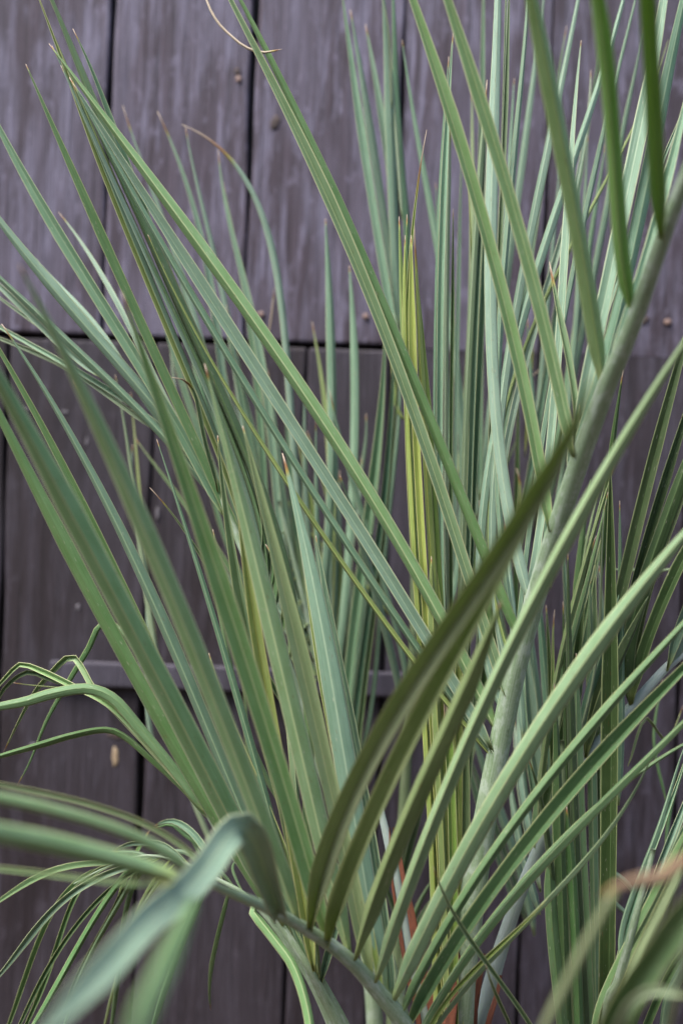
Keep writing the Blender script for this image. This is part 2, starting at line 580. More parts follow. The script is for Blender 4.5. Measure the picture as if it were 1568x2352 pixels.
#SECTION_WALL
# ------------------------------------------------------------------ ground
prof = [(60, 0), (-0.75, 0), (-0.95, 0.5), (-1.25, 1.5), (-1.8, 2.3), (-2.8, 2.9), (-5, 3.2), (-60, 3.3)]  # rise behind the camera is an added, unseen bank blocking low sky light
xs = [-60, -6, -3, -1.5, 0, 1.5, 3, 6, 60]
gv = [(x, y, z * (1 + 0.06 * math.sin(x * 2.1 + y))) for (y, z) in prof for x in xs]
nx = len(xs)
gf = [(i * nx + j + 1, i * nx + j, (i + 1) * nx + j, (i + 1) * nx + j + 1) for i in range(len(prof) - 1) for j in range(nx - 1)]
g = mesh_obj('ground', gv, gf, M_SOIL, smooth=False)
g['kind'] = 'structure'

# ------------------------------------------------------------------ plank wall
wall = empty('plank_wall', (0, WALL, 0), 'weathered dark purple brown timber board wall behind the palms', 'wall')
wall_o = Vector((0, WALL, 0))
import bmesh


def box(name, x0, x1, z0, z1, y0, y1, m, parent, bev=0.003, cuts=0, warp=0.0):
    bm = bmesh.new()
    bmesh.ops.create_cube(bm, size=1)
    for v_ in bm.verts:
        v_.co = Vector((x0 + (x1 - x0) * (v_.co.x + .5), y0 + (y1 - y0) * (v_.co.y + .5), z0 + (z1 - z0) * (v_.co.z + .5)))
    bmesh.ops.bevel(bm, geom=bm.edges[:], offset=bev, segments=3, profile=0.6, affect='EDGES')
    if warp:
        for k in range(1, 40):
            zz = z0 + (z1 - z0) * k / 40
            bmesh.ops.bisect_plane(bm, geom=bm.verts[:] + bm.edges[:] + bm.faces[:], plane_co=(0, 0, zz), plane_no=(0, 0, 1))
        r1, r2 = random.uniform(0, 9), random.uniform(0, 9)
        cx = (x0 + x1) / 2
        for v_ in bm.verts:
            s = 1 if v_.co.x > cx else -1
            r = r1 if s > 0 else r2
            v_.co.x += warp * (math.sin(v_.co.z * 7 + r) + 0.5 * math.sin(v_.co.z * 23 + 2 * r))
            v_.co.y += warp * 0.6 * math.sin(v_.co.z * 5 + r)
    me = bpy.data.meshes.new(name)
    bm.to_mesh(me)
    bm.free()
    me.materials.append(m)
    o = bpy.data.objects.new(name, me)
    COL.objects.link(o)
    o.parent = parent
    return o


def wx(x, y):
    return at_wall(x, y).x


zg = at_wall(440, 783).z
up = [wx(x, 380) for x in (-420, -85, 248, 574, 918, 1256, 1600, 1940)]
lo = [wx(x, 1350) for x in (-330, 4, 338, 688, 930, 1236, 1545, 1880)]
for a, b in zip(up[:4], up[1:5]):
    yy = random.uniform(-0.001, 0.0015)
    box('plank', a + 0.003, b - 0.003, zg + 0.004, 2.45, yy, yy + 0.024, W_UP, wall, 0.006, warp=0.0024)
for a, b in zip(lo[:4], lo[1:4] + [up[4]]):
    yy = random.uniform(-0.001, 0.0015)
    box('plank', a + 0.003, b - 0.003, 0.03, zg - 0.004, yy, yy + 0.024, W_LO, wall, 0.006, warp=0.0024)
for a, b in zip(up[4:], up[5:]):
    yy = random.uniform(-0.001, 0.0015)
    box('plank', a + 0.003, b - 0.003, zg + 0.0001, 2.45, yy, yy + 0.024, W_UP, wall, 0.0006, warp=0.0014)
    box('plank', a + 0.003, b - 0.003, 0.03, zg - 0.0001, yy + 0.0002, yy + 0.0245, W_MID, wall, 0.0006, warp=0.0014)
bk = box('backing_board', up[0], up[-1], 0.02, 2.44, 0.032, 0.05, M_DARK, wall)
# horizontal rail low on the boards
ra, rb = at_wall(150, 1558), at_wall(945, 1560)
rz = at_wall(520, 1557).z
rail = box('rail', at_wall(118, 1550).x, at_wall(952, 1560).x, rz - 0.019, rz + 0.019, -0.017, -0.0045, W_RAIL, wall, 0.005, warp=0.0)
# nails, chips and knots on the boards


def disc(name, x, y, rx, rz_, m, depth=0.002, irregular=0.25, yoff=-0.0006):
    c = at_wall(x, y) - wall_o
    rx *= K * WALL
    rz_ *= K * WALL
    vs, fs = [], []
    n = 16
    ph = random.uniform(0, 6)
    for ring, (sc, yy) in enumerate(((1, 0.003), (0.9, -depth), (0.45, -depth * 1.3))):
        for k in range(n):
            a = 2 * math.pi * k / n
            r = 1 + irregular * math.sin(a * 2 + ph) * 0.6 + irregular * 0.4 * math.sin(a * 5 + ph)
            vs.append((c.x + math.cos(a) * rx * sc * r, yoff + yy, c.z + math.sin(a) * rz_ * sc * r))
    for q in (0, 1):
        for k in range(n):
            fs.append((q * n + k, q * n + (k + 1) % n, (q + 1) * n + (k + 1) % n, (q + 1) * n + k))
    fs.append(tuple(2 * n + k for k in range(n)))
    return mesh_obj(name, vs, fs, m, wall)


for x, y, r in ((600, 722, 7), (840, 727, 7), (1532, 740, 8), (548, 182, 7)):
    disc('nail_head', x, y, r, r, M_NAIL, irregular=0.1)
for x, y, a, b in ((265, 1738, 9, 22), (180, 1395, 4, 10), (62, 940, 11, 2.5), (150, 946, 9, 3), (200, 1015, 3, 10), (362, 1180, 4, 14), (78, 1712, 7, 8)):
    disc('bare_chip', x, y, a, b, M_CHIP if x == 265 else M_PALE, depth=0.0006, irregular=0.3)
for x, y, a, b in ((632, 282, 13, 17), (1480, 735, 9, 12), (265, 1690, 20, 9), (545, 165, 9, 8)):
    disc('knot', x, y, a, b, M_KNOT, depth=0.0003, irregular=0.3)
#END_WALL

# ------------------------------------------------------------------ front palm
A = empty('palm_plant', (at(985, 2900, 1.62).x, at(985, 2900, 1.62).y, 0.0),
          'large palm in the middle with long green blades and a yellow green spear', 'palm', 'feather palms by the board wall')
AO = A.location
E = dict(ext=260)
# arching frond whose stalk climbs to the upper right corner
frond(A, "1680 180 24 1.16 1610 320 28 1.20 1530 520 33 1.25 1455 735 36 1.32 1385 905 39 1.38 1305 1130 41 1.46 1235 1350 42 1.52 1185 1530 43 1.55 1150 1690 44 1.57 1118 1850 46 1.58 1085 2050 53 1.59 1060 2250 56 1.60 1040 2500 70 1.62 1010 2860 84 1.64", ST, [
    ("1478 0 1490 150 1497 300 1506 420 1514 548", 43, 1.0, 1.2, 'n', dict(ext=300, fold=.55, roll=-.25)),
    ("1368 0 1392 200 1412 400 1425 560 1436 730", 40, 1.08, 1.25, 'n', dict(ext=300, fold=.5, roll=.2)),
    ("1222 0 1262 170 1300 370 1335 560 1362 740 1376 885", 42, 1.18, 1.3, 'n', dict(ext=300, fold=.5, roll=-.2)),
    ("1028 0 1085 170 1150 370 1192 520 1240 700 1280 880 1318 1050", 33, 1.40, 1.4, 'g', dict(ext=260, fold=.5, roll=.25)),
    ("946 0 1005 170 1060 350 1102 516 1156 680 1192 840 1235 1058 1262 1222", 32, 1.45, 1.4, 'g', dict(ext=260, fold=.5, roll=-.2)),
    ("1137 0 1132 200 1132 500 1133 760 1132 960 1150 1120 1177 1253 1212 1385", 30, 1.62, 1.6, 'b', dict(ext=260, fold=.25, roll=.1)),
    ("560 20 640 175 740 390 812 545 870 690 940 860 1012 1033 1065 1150 1115 1271 1140 1350 1180 1480", 27, 1.575, 1.56, 'd', dict(ext=150, fold=.4, roll=.3)),
    ("528 0 610 165 700 335 790 540 857 710 930 910 994 1075 1040 1200 1078 1319 1104 1417 1154 1612", 29, 1.55, 1.54, 'g', dict(ext=200, fold=.55, roll=-.15)),
    ("113 100 150 150 200 228 256 290 311 348 390 460 468 574 540 690 608 791 700 910 824 1092 880 1190 938 1289 1018 1426 1063 1520 1104 1604 1142 1690", 34, 1.57, 1.55, 'g', dict(fold=.45, roll=.2, taper=.3, dry=26)),
    ("160 178 210 262 256 329 330 455 403 574 517 736 590 846 663 956 743 1090 835 1253 901 1345 985 1480 1045 1566 1129 1728", 31, 1.60, 1.55, 'b', dict(fold=.5, roll=-.25, taper=.3)),
    ("168 190 234 351 290 440 344 520 410 626 512 790 590 912 656 1033 700 1107 773 1216 846 1345 971 1506 1030 1600 1122 1742", 19, 1.585, 1.55, 's', dict(fold=.7, roll=.3, taper=.3)),
    ("340 539 414 692 476 817 574 978 608 1033 663 1117 773 1279 853 1389 956 1524 1020 1612 1120 1750", 13, 1.60, 1.55, 'v', dict(fold=.8, roll=.3, taper=.5)),
    # leaflets of the far side of the stalk
    ("1323 0 1294 146 1276 238 1235 439 1221 530 1199 645 1173 755 1150 890 1130 1050 1128 1250 1160 1560", 21, 1.80, 1.7, 'b', dict(ext=200)),
    ("1424 0 1397 110 1364 220 1323 348 1279 476 1243 619 1206 729 1166 839 1140 919 1115 1066 1100 1250 1130 1640", 22, 1.78, 1.7, 'b', dict(ext=200)),
    ("1334 92 1316 220 1309 330 1303 480 1298 663 1294 773 1283 883 1265 993 1250 1091 1236 1230 1205 1420", 20, 1.72, 1.7, 'b', dict(fold=.4)),
    ("1523 0 1507 128 1481 238 1453 366 1420 517 1397 645 1374 773 1353 883 1323 993 1287 1110", 36, 1.56, 1.6, 'b', dict(ext=220, fold=.2, roll=.1)),
    ("1566 20 1536 146 1506 311 1477 476 1448 591 1418 720 1386 850 1360 950 1310 1090", 34, 1.58, 1.6, 's', dict(ext=220, fold=.3, roll=-.3)),
    ("1560 290 1530 420 1496 545 1468 640 1440 720 1400 840", 24, 1.5, 1.5, 's', dict(ext=150, fold=.3)),
    ("1356 161 1345 238 1338 330 1320 420 1290 560 1250 700 1215 800 1175 950 1150 1100 1140 1300 1155 1560", 17, 1.86, 1.7, 'b', dict()),
    ("1462 256 1422 348 1342 523 1279 645 1232 736 1191 817 1155 930 1130 1100 1140 1400 1165 1530", 10, 1.84, 1.7, 'v', dict(ext=180)),
    ("1210 0 1203 110 1192 256 1181 403 1165 560 1150 650 1140 900 1150 1200 1185 1480", 16, 1.74, 1.7, 's', dict(ext=200)),
    ("1261 601 1268 660 1277 705 1298 791 1312 901 1318 1000 1310 1080", 17, 1.55, 1.5, 'd', dict(fold=.7, dry=70)),
    ("1568 260 1500 420 1440 560 1400 700 1340 900 1300 1130", 12, 1.7, 1.6, 's', dict(ext=120)),
    ("1450 0 1430 60 1390 300 1340 520 1300 760 1240 1050 1200 1300 1190 1480", 14, 1.82, 1.7, 's', dict(ext=120)),
], label='arching frond with the thick waxy stalk climbing to the upper right')

# low frond reaching toward the camera at the lower left
frond(A, "455 2015 12 1.22 517 2046 18 1.29 572 2068 22 1.34 645 2102 24 1.38 700 2133 26 1.41 755 2168 28 1.43 812 2215 30 1.45 865 2275 33 1.47 925 2352 38 1.49 1000 2500 48 1.53 1040 2900 70 1.62", ST, [
    ("1372 850 1300 990 1222 1120 1150 1270 1070 1420 985 1540 895 1650 820 1780 768 1900 738 2010 714 2132", 58, 0.88, 1.36, 'o', dict(fold=.5, roll=.1, taper=.2, dry=60)),
    ("1290 1050 1190 1230 1120 1380 1050 1520 980 1640 905 1780 840 1930 795 2050 757 2170", 48, 1.04, 1.38, 'o', dict(fold=.6, roll=.5, taper=.25)),
    ("1150 1380 1110 1490 1050 1610 990 1740 930 1880 870 2030 812 2208", 46, 1.24, 1.40, 'o', dict(fold=.6, roll=.3, taper=.25)),
    ("1568 800 1490 920 1415 1033 1323 1162 1250 1308 1184 1450 1130 1590 1085 1713 1030 1820 975 1906 912 2052 868 2180 858 2262", 36, 1.16, 1.44, 'g', dict(ext=200, fold=.6, roll=.3)),
    ("1568 1231 1488 1319 1415 1418 1323 1539 1250 1660 1180 1780 1111 1888 1016 2042 930 2210 896 2308", 46, 1.28, 1.45, 'g', dict(ext=220, fold=.35, roll=.15)),
    ("1568 1435 1510 1497 1397 1620 1290 1755 1180 1905 1068 2055 985 2180 918 2342", 25, 1.42, 1.48, 'd', dict(ext=220, fold=.6)),
    ("1568 1540 1418 1690 1298 1841 1213 1950 1118 2067 1050 2160 1000 2240 935 2370", 38, 1.45, 1.5, 'd', dict(ext=220, fold=.6, roll=.3)),
    ("1568 1652 1470 1750 1360 1868 1270 1960 1200 2035 1090 2160 1000 2290 950 2400", 22, 1.46, 1.5, 'g', dict(ext=220, fold=.8, roll=.3)),
    ("1568 1718 1470 1760 1330 1890 1200 2040 1050 2215 960 2400", 12, 1.52, 1.5, 'd', dict(ext=220, fold=.8)),
    ("1502 1720 1450 1810 1400 1900 1310 2010 1200 2120 1110 2210 1030 2310 960 2420", 14, 1.48, 1.5, 'g', dict(fold=.8, dry=20)),
    ("1130 2190 1060 2260 1000 2330 965 2420", 12, 1.47, 1.5, 'v', dict(ext=180, fold=.6)),
    # blades on the far side, standing up
    ("44 608 73 670 128 773 176 876 220 956 264 1085 295 1150 348 1253 403 1381 469 1540 542 1740 574 1823 608 1940 645 2034 690 2107", 50, 1.13, 1.40, 'g', dict(fold=.45, roll=.2, taper=.4, dry=36)),
    ("280 670 311 736 337 817 366 919 400 1020 430 1120 480 1260 523 1381 557 1493 605 1658 640 1760 674 1859 700 1950 730 2050 756 2160", 50, 1.27, 1.43, 'g', dict(fold=.4, roll=.15, taper=.45, dry=60)),
    ("470 835 480 883 501 956 524 1040 553 1125 579 1253 608 1385 634 1493 663 1621 689 1731 722 1841 745 1950 775 2080 803 2200", 50, 1.40, 1.45, 'g', dict(fold=.35, roll=.1, taper=.45, dry=45)),
    ("557 978 572 1033 597 1125 627 1235 645 1345 668 1440 690 1530 720 1650 748 1760 775 1880 810 2050 850 2250", 42, 1.45, 1.47, 'l', dict(fold=.5, roll=-.2, taper=.4, dry=22)),
    ("648 1041 678 1099 696 1158 711 1253 722 1363 742 1491 764 1621 790 1760 820 1900 850 2060 888 2298", 54, 1.57, 1.50, 'b', dict(fold=.2, roll=.05, taper=.42, dry=60)),
    ("725 1230 745 1330 770 1460 795 1600 822 1740 850 1900 880 2080 905 2320", 34, 1.60, 1.52, 's', dict(fold=.5, roll=.4, taper=.4)),
    ("693 1250 706 1300 716 1360 724 1450 745 1600 780 1800 830 2000 880 2290", 16, 1.60, 1.52, 'v', dict(fold=.4, taper=.3, dry=60)),
], label='low frond reaching forward with blurred olive blades')

# the two drooping blades at its tip, nearest the lens
frond(A, "395 2026 8 1.04 430 2018 11 1.12 470 2026 14 1.24 517 2046 17 1.29", ST, [
    ("-20 1912 146 1942 293 1983 421 2023", 50, .90, 1.0, 'g', dict(ext=250, fold=.35, roll=.1, basew=.8, taper=.3)),
    ("-20 1832 110 1858 220 1895 329 1935 445 2000", 28, 1.0, 1.05, 'g', dict(ext=250, fold=.5, roll=.3)),
    ("0 1797 110 1815 220 1848 329 1888 439 1950 500 2035", 14, 1.34, 1.3, 'd', dict(ext=200, fold=.9)),
    ("0 1998 110 2003 200 2012 300 2040 400 2030", 13, 1.3, 1.2, 'd', dict(ext=200, fold=.7)),
], name='frond_tip')
tip = [o for o in bpy.data.objects if o.name.startswith('frond_tip')][0]
leaflet("60 2430 130 2340 250 2215 340 2115 420 2050 475 1990 520 1925 556 1898 590 1945 612 2010 642 2098", 80, .68, 1.34, 'b',
        parent=tip, origin=AO, fold=.2, roll=.1, pale=False, taper=.25, basew=.5)
leaflet("270 2480 330 2330 380 2220 425 2130 455 2060", 60, .52, .9, 'd', parent=tip, origin=AO, fold=.2, roll=.2, pale=False, taper=.4, basew=.6)

# upright frond of the middle left, thin stalk crossing behind the low one
frond(A, "470 1862 7 1.55 517 1940 10 1.55 590 2041 13 1.54 645 2125 15 1.54 707 2222 17 1.54 740 2285 20 1.55 775 2352 24 1.56 850 2520 34 1.58 960 2880 60 1.62", ST, [
    ("-10 950 40 1060 98 1150 190 1312 293 1515 366 1660 439 1790 500 1895 560 1990 645 2122", 37, 1.50, 1.52, 'd', dict(ext=220, fold=.35, roll=.2)),
    ("-10 865 88 1045 165 1187 256 1345 348 1509 395 1600 439 1700 500 1850 560 1970 650 2128", 58, 1.16, 1.5, 'g', dict(ext=260, fold=.5, roll=.15)),
    ("4 744 73 828 146 949 209 1091 234 1139 293 1261 337 1345 384 1455 439 1614 487 1731 531 1823 575 1900 650 2020 705 2215", 33, 1.56, 1.55, 's', dict(fold=.6, roll=.2, taper=.5, dry=60)),
    ("546 1158 557 1216 572 1326 590 1473 612 1600 632 1700 655 1850 690 2000 720 2230", 30, 1.47, 1.54, 'y', dict(fold=.5, taper=.25, dry=60)),
    ("500 1000 520 1150 548 1290 560 1430 590 1560 620 1700 650 1850 700 2050 732 2262", 28, 1.52, 1.55, 'd', dict(fold=.8, taper=.3)),
    ("610 1250 640 1330 680 1430 720 1540 705 1700 700 1900 715 2100 733 2262", 26, 1.64, 1.57, 'd', dict(fold=.5)),
    ("480 1500 520 1620 570 1760 620 1880 680 2020 728 2255", 24, 1.58, 1.56, 'v', dict(fold=.8)),
    ("560 1900 600 2000 640 2100 680 2160 708 2220", 20, 1.57, 1.55, 'd', dict(fold=.9)),
    ("820 1880 800 2000 780 2100 755 2180 735 2265", 22, 1.58, 1.56, 's', dict(fold=.9)),
    ("0 1622 60 1610 120 1592 200 1580 262 1603 320 1668 372 1730 420 1790 480 1872", 27, 1.62, 1.55, 'd', dict(ext=180, fold=.35, roll=-.2)),
    ("160 1582 225 1585 285 1625 330 1690 375 1740 430 1800 485 1882", 15, 1.64, 1.56, 's', dict(fold=.6)),
    ("0 1736 92 1709 165 1687 242 1673 290 1690 350 1740 430 1815 490 1888", 17, 1.66, 1.56, 'd', dict(ext=160, fold=.8)),
    ("40 1805 70 1750 103 1669 128 1621 165 1559 205 1493 240 1432 300 1480 380 1640 470 1850", 14, 1.72, 1.57, 'd', dict(fold=.6)),
    ("8 1730 48 1647 80 1588 110 1552 146 1515 172 1508 195 1540 222 1585 330 1700 480 1868", 15, 1.70, 1.57, 'g', dict(fold=.6)),
    ("-8 1580 22 1548 48 1526 92 1540 161 1573 250 1620 340 1710 475 1862", 15, 1.68, 1.57, 'g', dict(ext=120, fold=.7)),
    ("-8 1610 20 1570 66 1543 115 1558 165 1575 240 1600 330 1690 470 1860", 13, 1.69, 1.57, 'd', dict(ext=120, fold=.7)),
    ("25 1567 70 1578 125 1584 200 1586 280 1620 360 1720 476 1865", 6, 1.66, 1.57, 'v', dict(fold=.4)),
    ("722 2420 705 2310 674 2217 627 2151 579 2085", 24, 1.44, 1.5, 'g', dict(ext=120, fold=.4, roll=.3)),
], label='upright frond with a thin stalk left of the spear',
      infill=[(0, 2, .5, .05, .6), (2, 3, .3, .08, .6), (2, 3, .65, .08, .6), (3, 5, .5, .06, .7), (4, 6, .5, .05, .8)])

# folded frond leaning to the upper left, blades still bundled near the tip
frond(A, "400 900 10 1.68 470 1060 13 1.67 540 1220 16 1.66 620 1420 20 1.65 700 1650 24 1.64 780 1880 28 1.62 850 2090 32 1.62 920 2352 40 1.61 985 2880 70 1.63", ST, [
    ("113 0 132 55 157 110 190 183 220 256 256 359 315 476 366 560 414 663 439 755 476 864 512 937 574 1091 650 1290 720 1500", 25, 1.61, 1.63, 'd', dict(ext=100, fold=.5, roll=.3, taper=.25)),
    ("168 66 194 121 220 183 256 290 285 380 315 460 350 540 400 640 450 770 500 900 560 1060 640 1290", 22, 1.63, 1.63, 's', dict(fold=.6, taper=.3)),
    ("92 0 121 73 150 165 183 249 227 359 275 476 311 560 345 640 384 755 439 883 476 992 523 1091 600 1300", 14, 1.61, 1.63, 'v', dict(ext=60, fold=.9, taper=.3)),
    ("120 105 165 200 205 310 245 410 285 500 325 600 370 700 430 850 480 985 530 1110 610 1330", 13, 1.60, 1.63, 's', dict(fold=.9, taper=.3)),
    ("140 150 180 240 225 350 268 450 310 530 350 620 400 730 450 850 500 985 560 1130 620 1350", 14, 1.595, 1.63, 'b', dict(fold=.8, taper=.3)),
    ("165 185 205 290 250 400 300 500 350 600 400 705 455 830 510 960 570 1110 640 1360", 13, 1.60, 1.63, 'd', dict(fold=.9, taper=.3)),
    ("183 215 235 330 285 430 335 530 380 620 430 720 480 830 530 950 590 1100 650 1370", 14, 1.61, 1.63, 'd', dict(fold=.8, taper=.3)),
    ("60 147 92 227 146 337 183 432 227 520 264 608 311 700 351 791 395 901 439 992 480 1080 560 1250", 24, 1.66, 1.68, 'd', dict(fold=.35, roll=.25, dry=22)),
    ("-4 280 55 395 110 494 155 570 194 632 256 735 311 820 366 904 421 996 520 1190", 29, 1.70, 1.68, 's', dict(ext=120, fold=.35, roll=.2)),
    ("-10 490 11 520 92 619 165 718 238 806 311 883 384 956 500 1130", 30, 1.71, 1.69, 's', dict(ext=120, fold=.35, roll=.2)),
    ("135 487 157 517 190 565 227 619 278 707 304 766 360 880 450 1040", 13, 1.82, 1.70, 'b', dict(fold=.4)),
    ("121 637 183 707 238 773 285 846 340 930 420 1020", 15, 1.80, 1.70, 'b', dict(ext=60, fold=.4)),
    ("-10 622 55 681 110 744 165 802 227 853 293 912 366 985 420 1050 500 1150", 21, 1.73, 1.69, 's', dict(ext=120, fold=.7)),
    ("-10 650 55 703 103 755 165 820 240 870", 14, 1.76, 1.70, 'b', dict(ext=120, free=True)),
    ("-10 745 66 791 128 824 183 853 256 898 329 948 420 1030 470 1080", 13, 1.78, 1.70, 'b', dict(ext=120, fold=.6)),
    ("-10 768 73 810 146 846 220 883 290 925 400 1020", 12, 1.80, 1.70, 'p', dict(ext=120, fold=.6)),
    ("344 1120 365 1130 384 1150 439 1235 476 1300 520 1400 600 1530 720 1720", 13, 1.58, 1.62, 'd', dict(fold=.8, taper=.6, dry=75)),
    ("475 1290 520 1480 560 1650 600 1770 700 1900 790 1960", 15, 1.66, 1.63, 'd', dict(fold=.6)),
    ("395 867 425 872 448 900 460 960 480 1040 500 1130", 11, 1.60, 1.66, 'g', dict(fold=.6, dry=70)),
], label='bundled frond leaning to the upper left',
      infill=[(0, 1, .5, .02, .8), (0, 6, .4, .02, .8), (5, 6, .5, .03, .8), (2, 6, .5, .02, .7), (12, 15, .5, .04, .6)])

# half opened fronds and the tight spear in the middle
sp = frond(A, "944 900 8 1.59 955 1200 16 1.60 975 1500 26 1.61 1000 1800 36 1.615 1015 2050 44 1.62 1020 2352 48 1.62 1015 2880 60 1.64", SD, [
    ("980 298 950 370 940 420 937 470 934 560 930 800 940 1100 970 1500 990 1800 1005 2500", 11, 1.585, 1.60, 'v', dict(free=True, dry=190, taper=.22, fold=.6)),
    ("916 497 918 600 926 850 938 1100 962 1450 985 1800 995 2600", 16, 1.60, 1.61, 'v', dict(free=True, fold=.6, taper=.1, dry=10)),
    ("934 492 938 600 943 850 950 1100 975 1500 1000 1850 1010 2600", 17, 1.59, 1.60, 'd', dict(free=True, fold=.6, taper=.1)),
    ("950 500 957 600 957 660 962 850 975 1100 992 1280 1005 1500 1020 1850 1040 2600", 19, 1.595, 1.60, 'y', dict(free=True, fold=.45, taper=.25, dry=150)),
    ("944 540 949 700 953 900 962 1150 982 1500 1010 1850 1022 2600", 19, 1.58, 1.59, 'y', dict(free=True, fold=.45, taper=.1)),
    ("930 540 934 700 936 900 946 1200 968 1500 994 1850 1000 2600", 16, 1.585, 1.59, 'y', dict(free=True, fold=.45, taper=.1)),
    ("958 640 968 800 974 950 985 1100 1000 1300 1015 1500 1032 1850 1045 2600", 20, 1.60, 1.61, 'v', dict(free=True, fold=.5, taper=.15)),
    ("990 1278 994 1350 998 1500 1012 1850 1030 2200 1030 2600", 22, 1.575, 1.58, 'v', dict(free=True, fold=.5, taper=.1, dry=12)),
    ("1000 1300 1015 1500 1030 1700 1048 1900 1050 2200 1050 2600", 25, 1.60, 1.60, 'y', dict(free=True, fold=.45, taper=.2)),
    ("1020 1600 1028 1680 1030 1800 1040 2000 1040 2600", 22, 1.58, 1.59, 'v', dict(free=True, fold=.5, taper=.1, dry=120)),
    ("1045 1400 1055 1600 1066 1800 1062 2000 1058 2300 1050 2600", 26, 1.60, 1.61, 'l', dict(free=True, fold=.45, taper=.2)),
    ("1050 1420 1048 1650 1056 1850 1048 2100 1040 2600", 19, 1.595, 1.60, 'y', dict(free=True, fold=.5, taper=.1)),
], name='spear_frond', label='tight yellow green unopened spear in the middle')
frond(A, "1010 1150 8 1.68 1020 1450 14 1.67 1035 1800 20 1.66 1050 2100 26 1.66 1040 2352 32 1.65 1010 2880 50 1.64", SD, [
    ("1040 75 1036 120 1032 220 1024 366 1016 540 1011 810 1008 1091 1012 1400 1030 1800 1040 2200", 17, 1.67, 1.67, 'b', dict(free=True, fold=.5, taper=.15, dry=20)),
    ("1030 130 1024 200 1018 366 1006 560 999 810 997 1091 1002 1400 1020 1800 1035 2200", 12, 1.68, 1.68, 's', dict(free=True, fold=.9, taper=.15)),
    ("1034 160 1040 260 1030 400 1026 600 1022 810 1020 1100 1026 1400 1040 1900", 11, 1.69, 1.68, 'p', dict(free=True, fold=.7, taper=.15, dry=200)),
    ("1040 480 1036 800 1030 1100 1034 1400 1046 1900", 9, 1.70, 1.68, 'd', dict(free=True, fold=.9, taper=.15)),
    ("1118 183 1104 330 1090 512 1078 773 1066 1066 1056 1400 1056 1800", 16, 1.68, 1.68, 'p', dict(free=True, fold=.5, taper=.15, dry=60)),
    ("1118 240 1110 400 1102 560 1092 773 1082 1066 1072 1400 1064 1800", 15, 1.69, 1.68, 's', dict(free=True, fold=.8, taper=.15)),
    ("1128 300 1122 480 1114 640 1104 820 1094 1066 1080 1400 1068 1800", 15, 1.71, 1.69, 's', dict(free=True, fold=.8, taper=.15)),
    ("1162 -10 1151 73 1150 220 1146 400 1144 620 1140 900 1110 1200 1090 1500 1070 1850", 12, 1.66, 1.67, 'p', dict(ext=60, free=True, fold=.7, taper=.15)),
    ("1158 -10 1153 150 1146 400 1146 700 1130 1000 1105 1300 1080 1600 1068 1900", 12, 1.70, 1.69, 's', dict(ext=160, free=True, fold=.8)),
    ("1072 400 1085 600 1076 900 1060 1200 1060 1600", 10, 1.72, 1.69, 'v', dict(free=True, fold=.8)),
], label='half opened frond standing upright right of the spear')

# petioles with rusty fibre edges at the bottom middle
p1, _ = stem('petiole', "868 1835 12 1.66 885 1910 16 1.65 905 2000 20 1.64 925 2120 24 1.63 950 2250 28 1.62 975 2352 34 1.62 1010 2860 60 1.62", SB, A, AO)
for off, wd in ((-13, 8), (19, 16)):
    stem('sheath_fibre', " ".join("%g %g %g %g" % (x + off * s, y, wd * s2, d) for x, y, d, s, s2 in
         ((898 - off * .3, 1900, 1.648, .6, .3), (908, 2000, 1.636, .8, .6), (928, 2120, 1.624, 1, 1), (952, 2250, 1.614, 1.1, 1.2), (978, 2352, 1.61, 1.2, 1.4), (1010, 2700, 1.61, 1.4, 1.8))), SR, p1, AO, 0.4, .12)
stem('sheath_fibre', "1062 2100 4 1.60 1054 2180 9 1.59 1042 2260 16 1.585 1032 2340 24 1.58 1026 2440 30 1.58 1012 2700 40 1.60", SR, A, AO, .4, .2)
stem('sheath_fibre', "1150 2240 5 1.67 1138 2290 9 1.66 1122 2350 12 1.65 1090 2500 20 1.65", SR, A, AO, .4, .2)
stem('sheath_fibre', "1112 2190 4 1.68 1098 2260 12 1.67 1084 2340 22 1.665 1060 2480 30 1.66", SR, A, AO, .4, .2)
stem('petiole', "735 2246 14 1.57 762 2300 20 1.575 795 2370 26 1.58 880 2560 36 1.6 980 2880 60 1.63", ST, A, AO)
# short trunk, below the picture
tr_pts = []
cz = AO
tv, tf, nn = [], [], 20
for i in range(13):
    z = i / 12 * 0.42
    r = 0.085 - 0.02 * abs(i / 12 - 0.3) + 0.006 * (i % 2)
    for k in range(nn):
        a = 2 * math.pi * k / nn
        tv.append((math.cos(a) * r * (1 + .06 * math.sin(5 * a + i)), math.sin(a) * r, z))
for i in range(12):
    for k in range(nn):
        tf.append((i * nn + k, i * nn + (k + 1) % nn, (i + 1) * nn + (k + 1) % nn, (i + 1) * nn + k))
tf.append(tuple(12 * nn + k for k in range(nn)))
mesh_obj('trunk', tv, tf, SR, A)

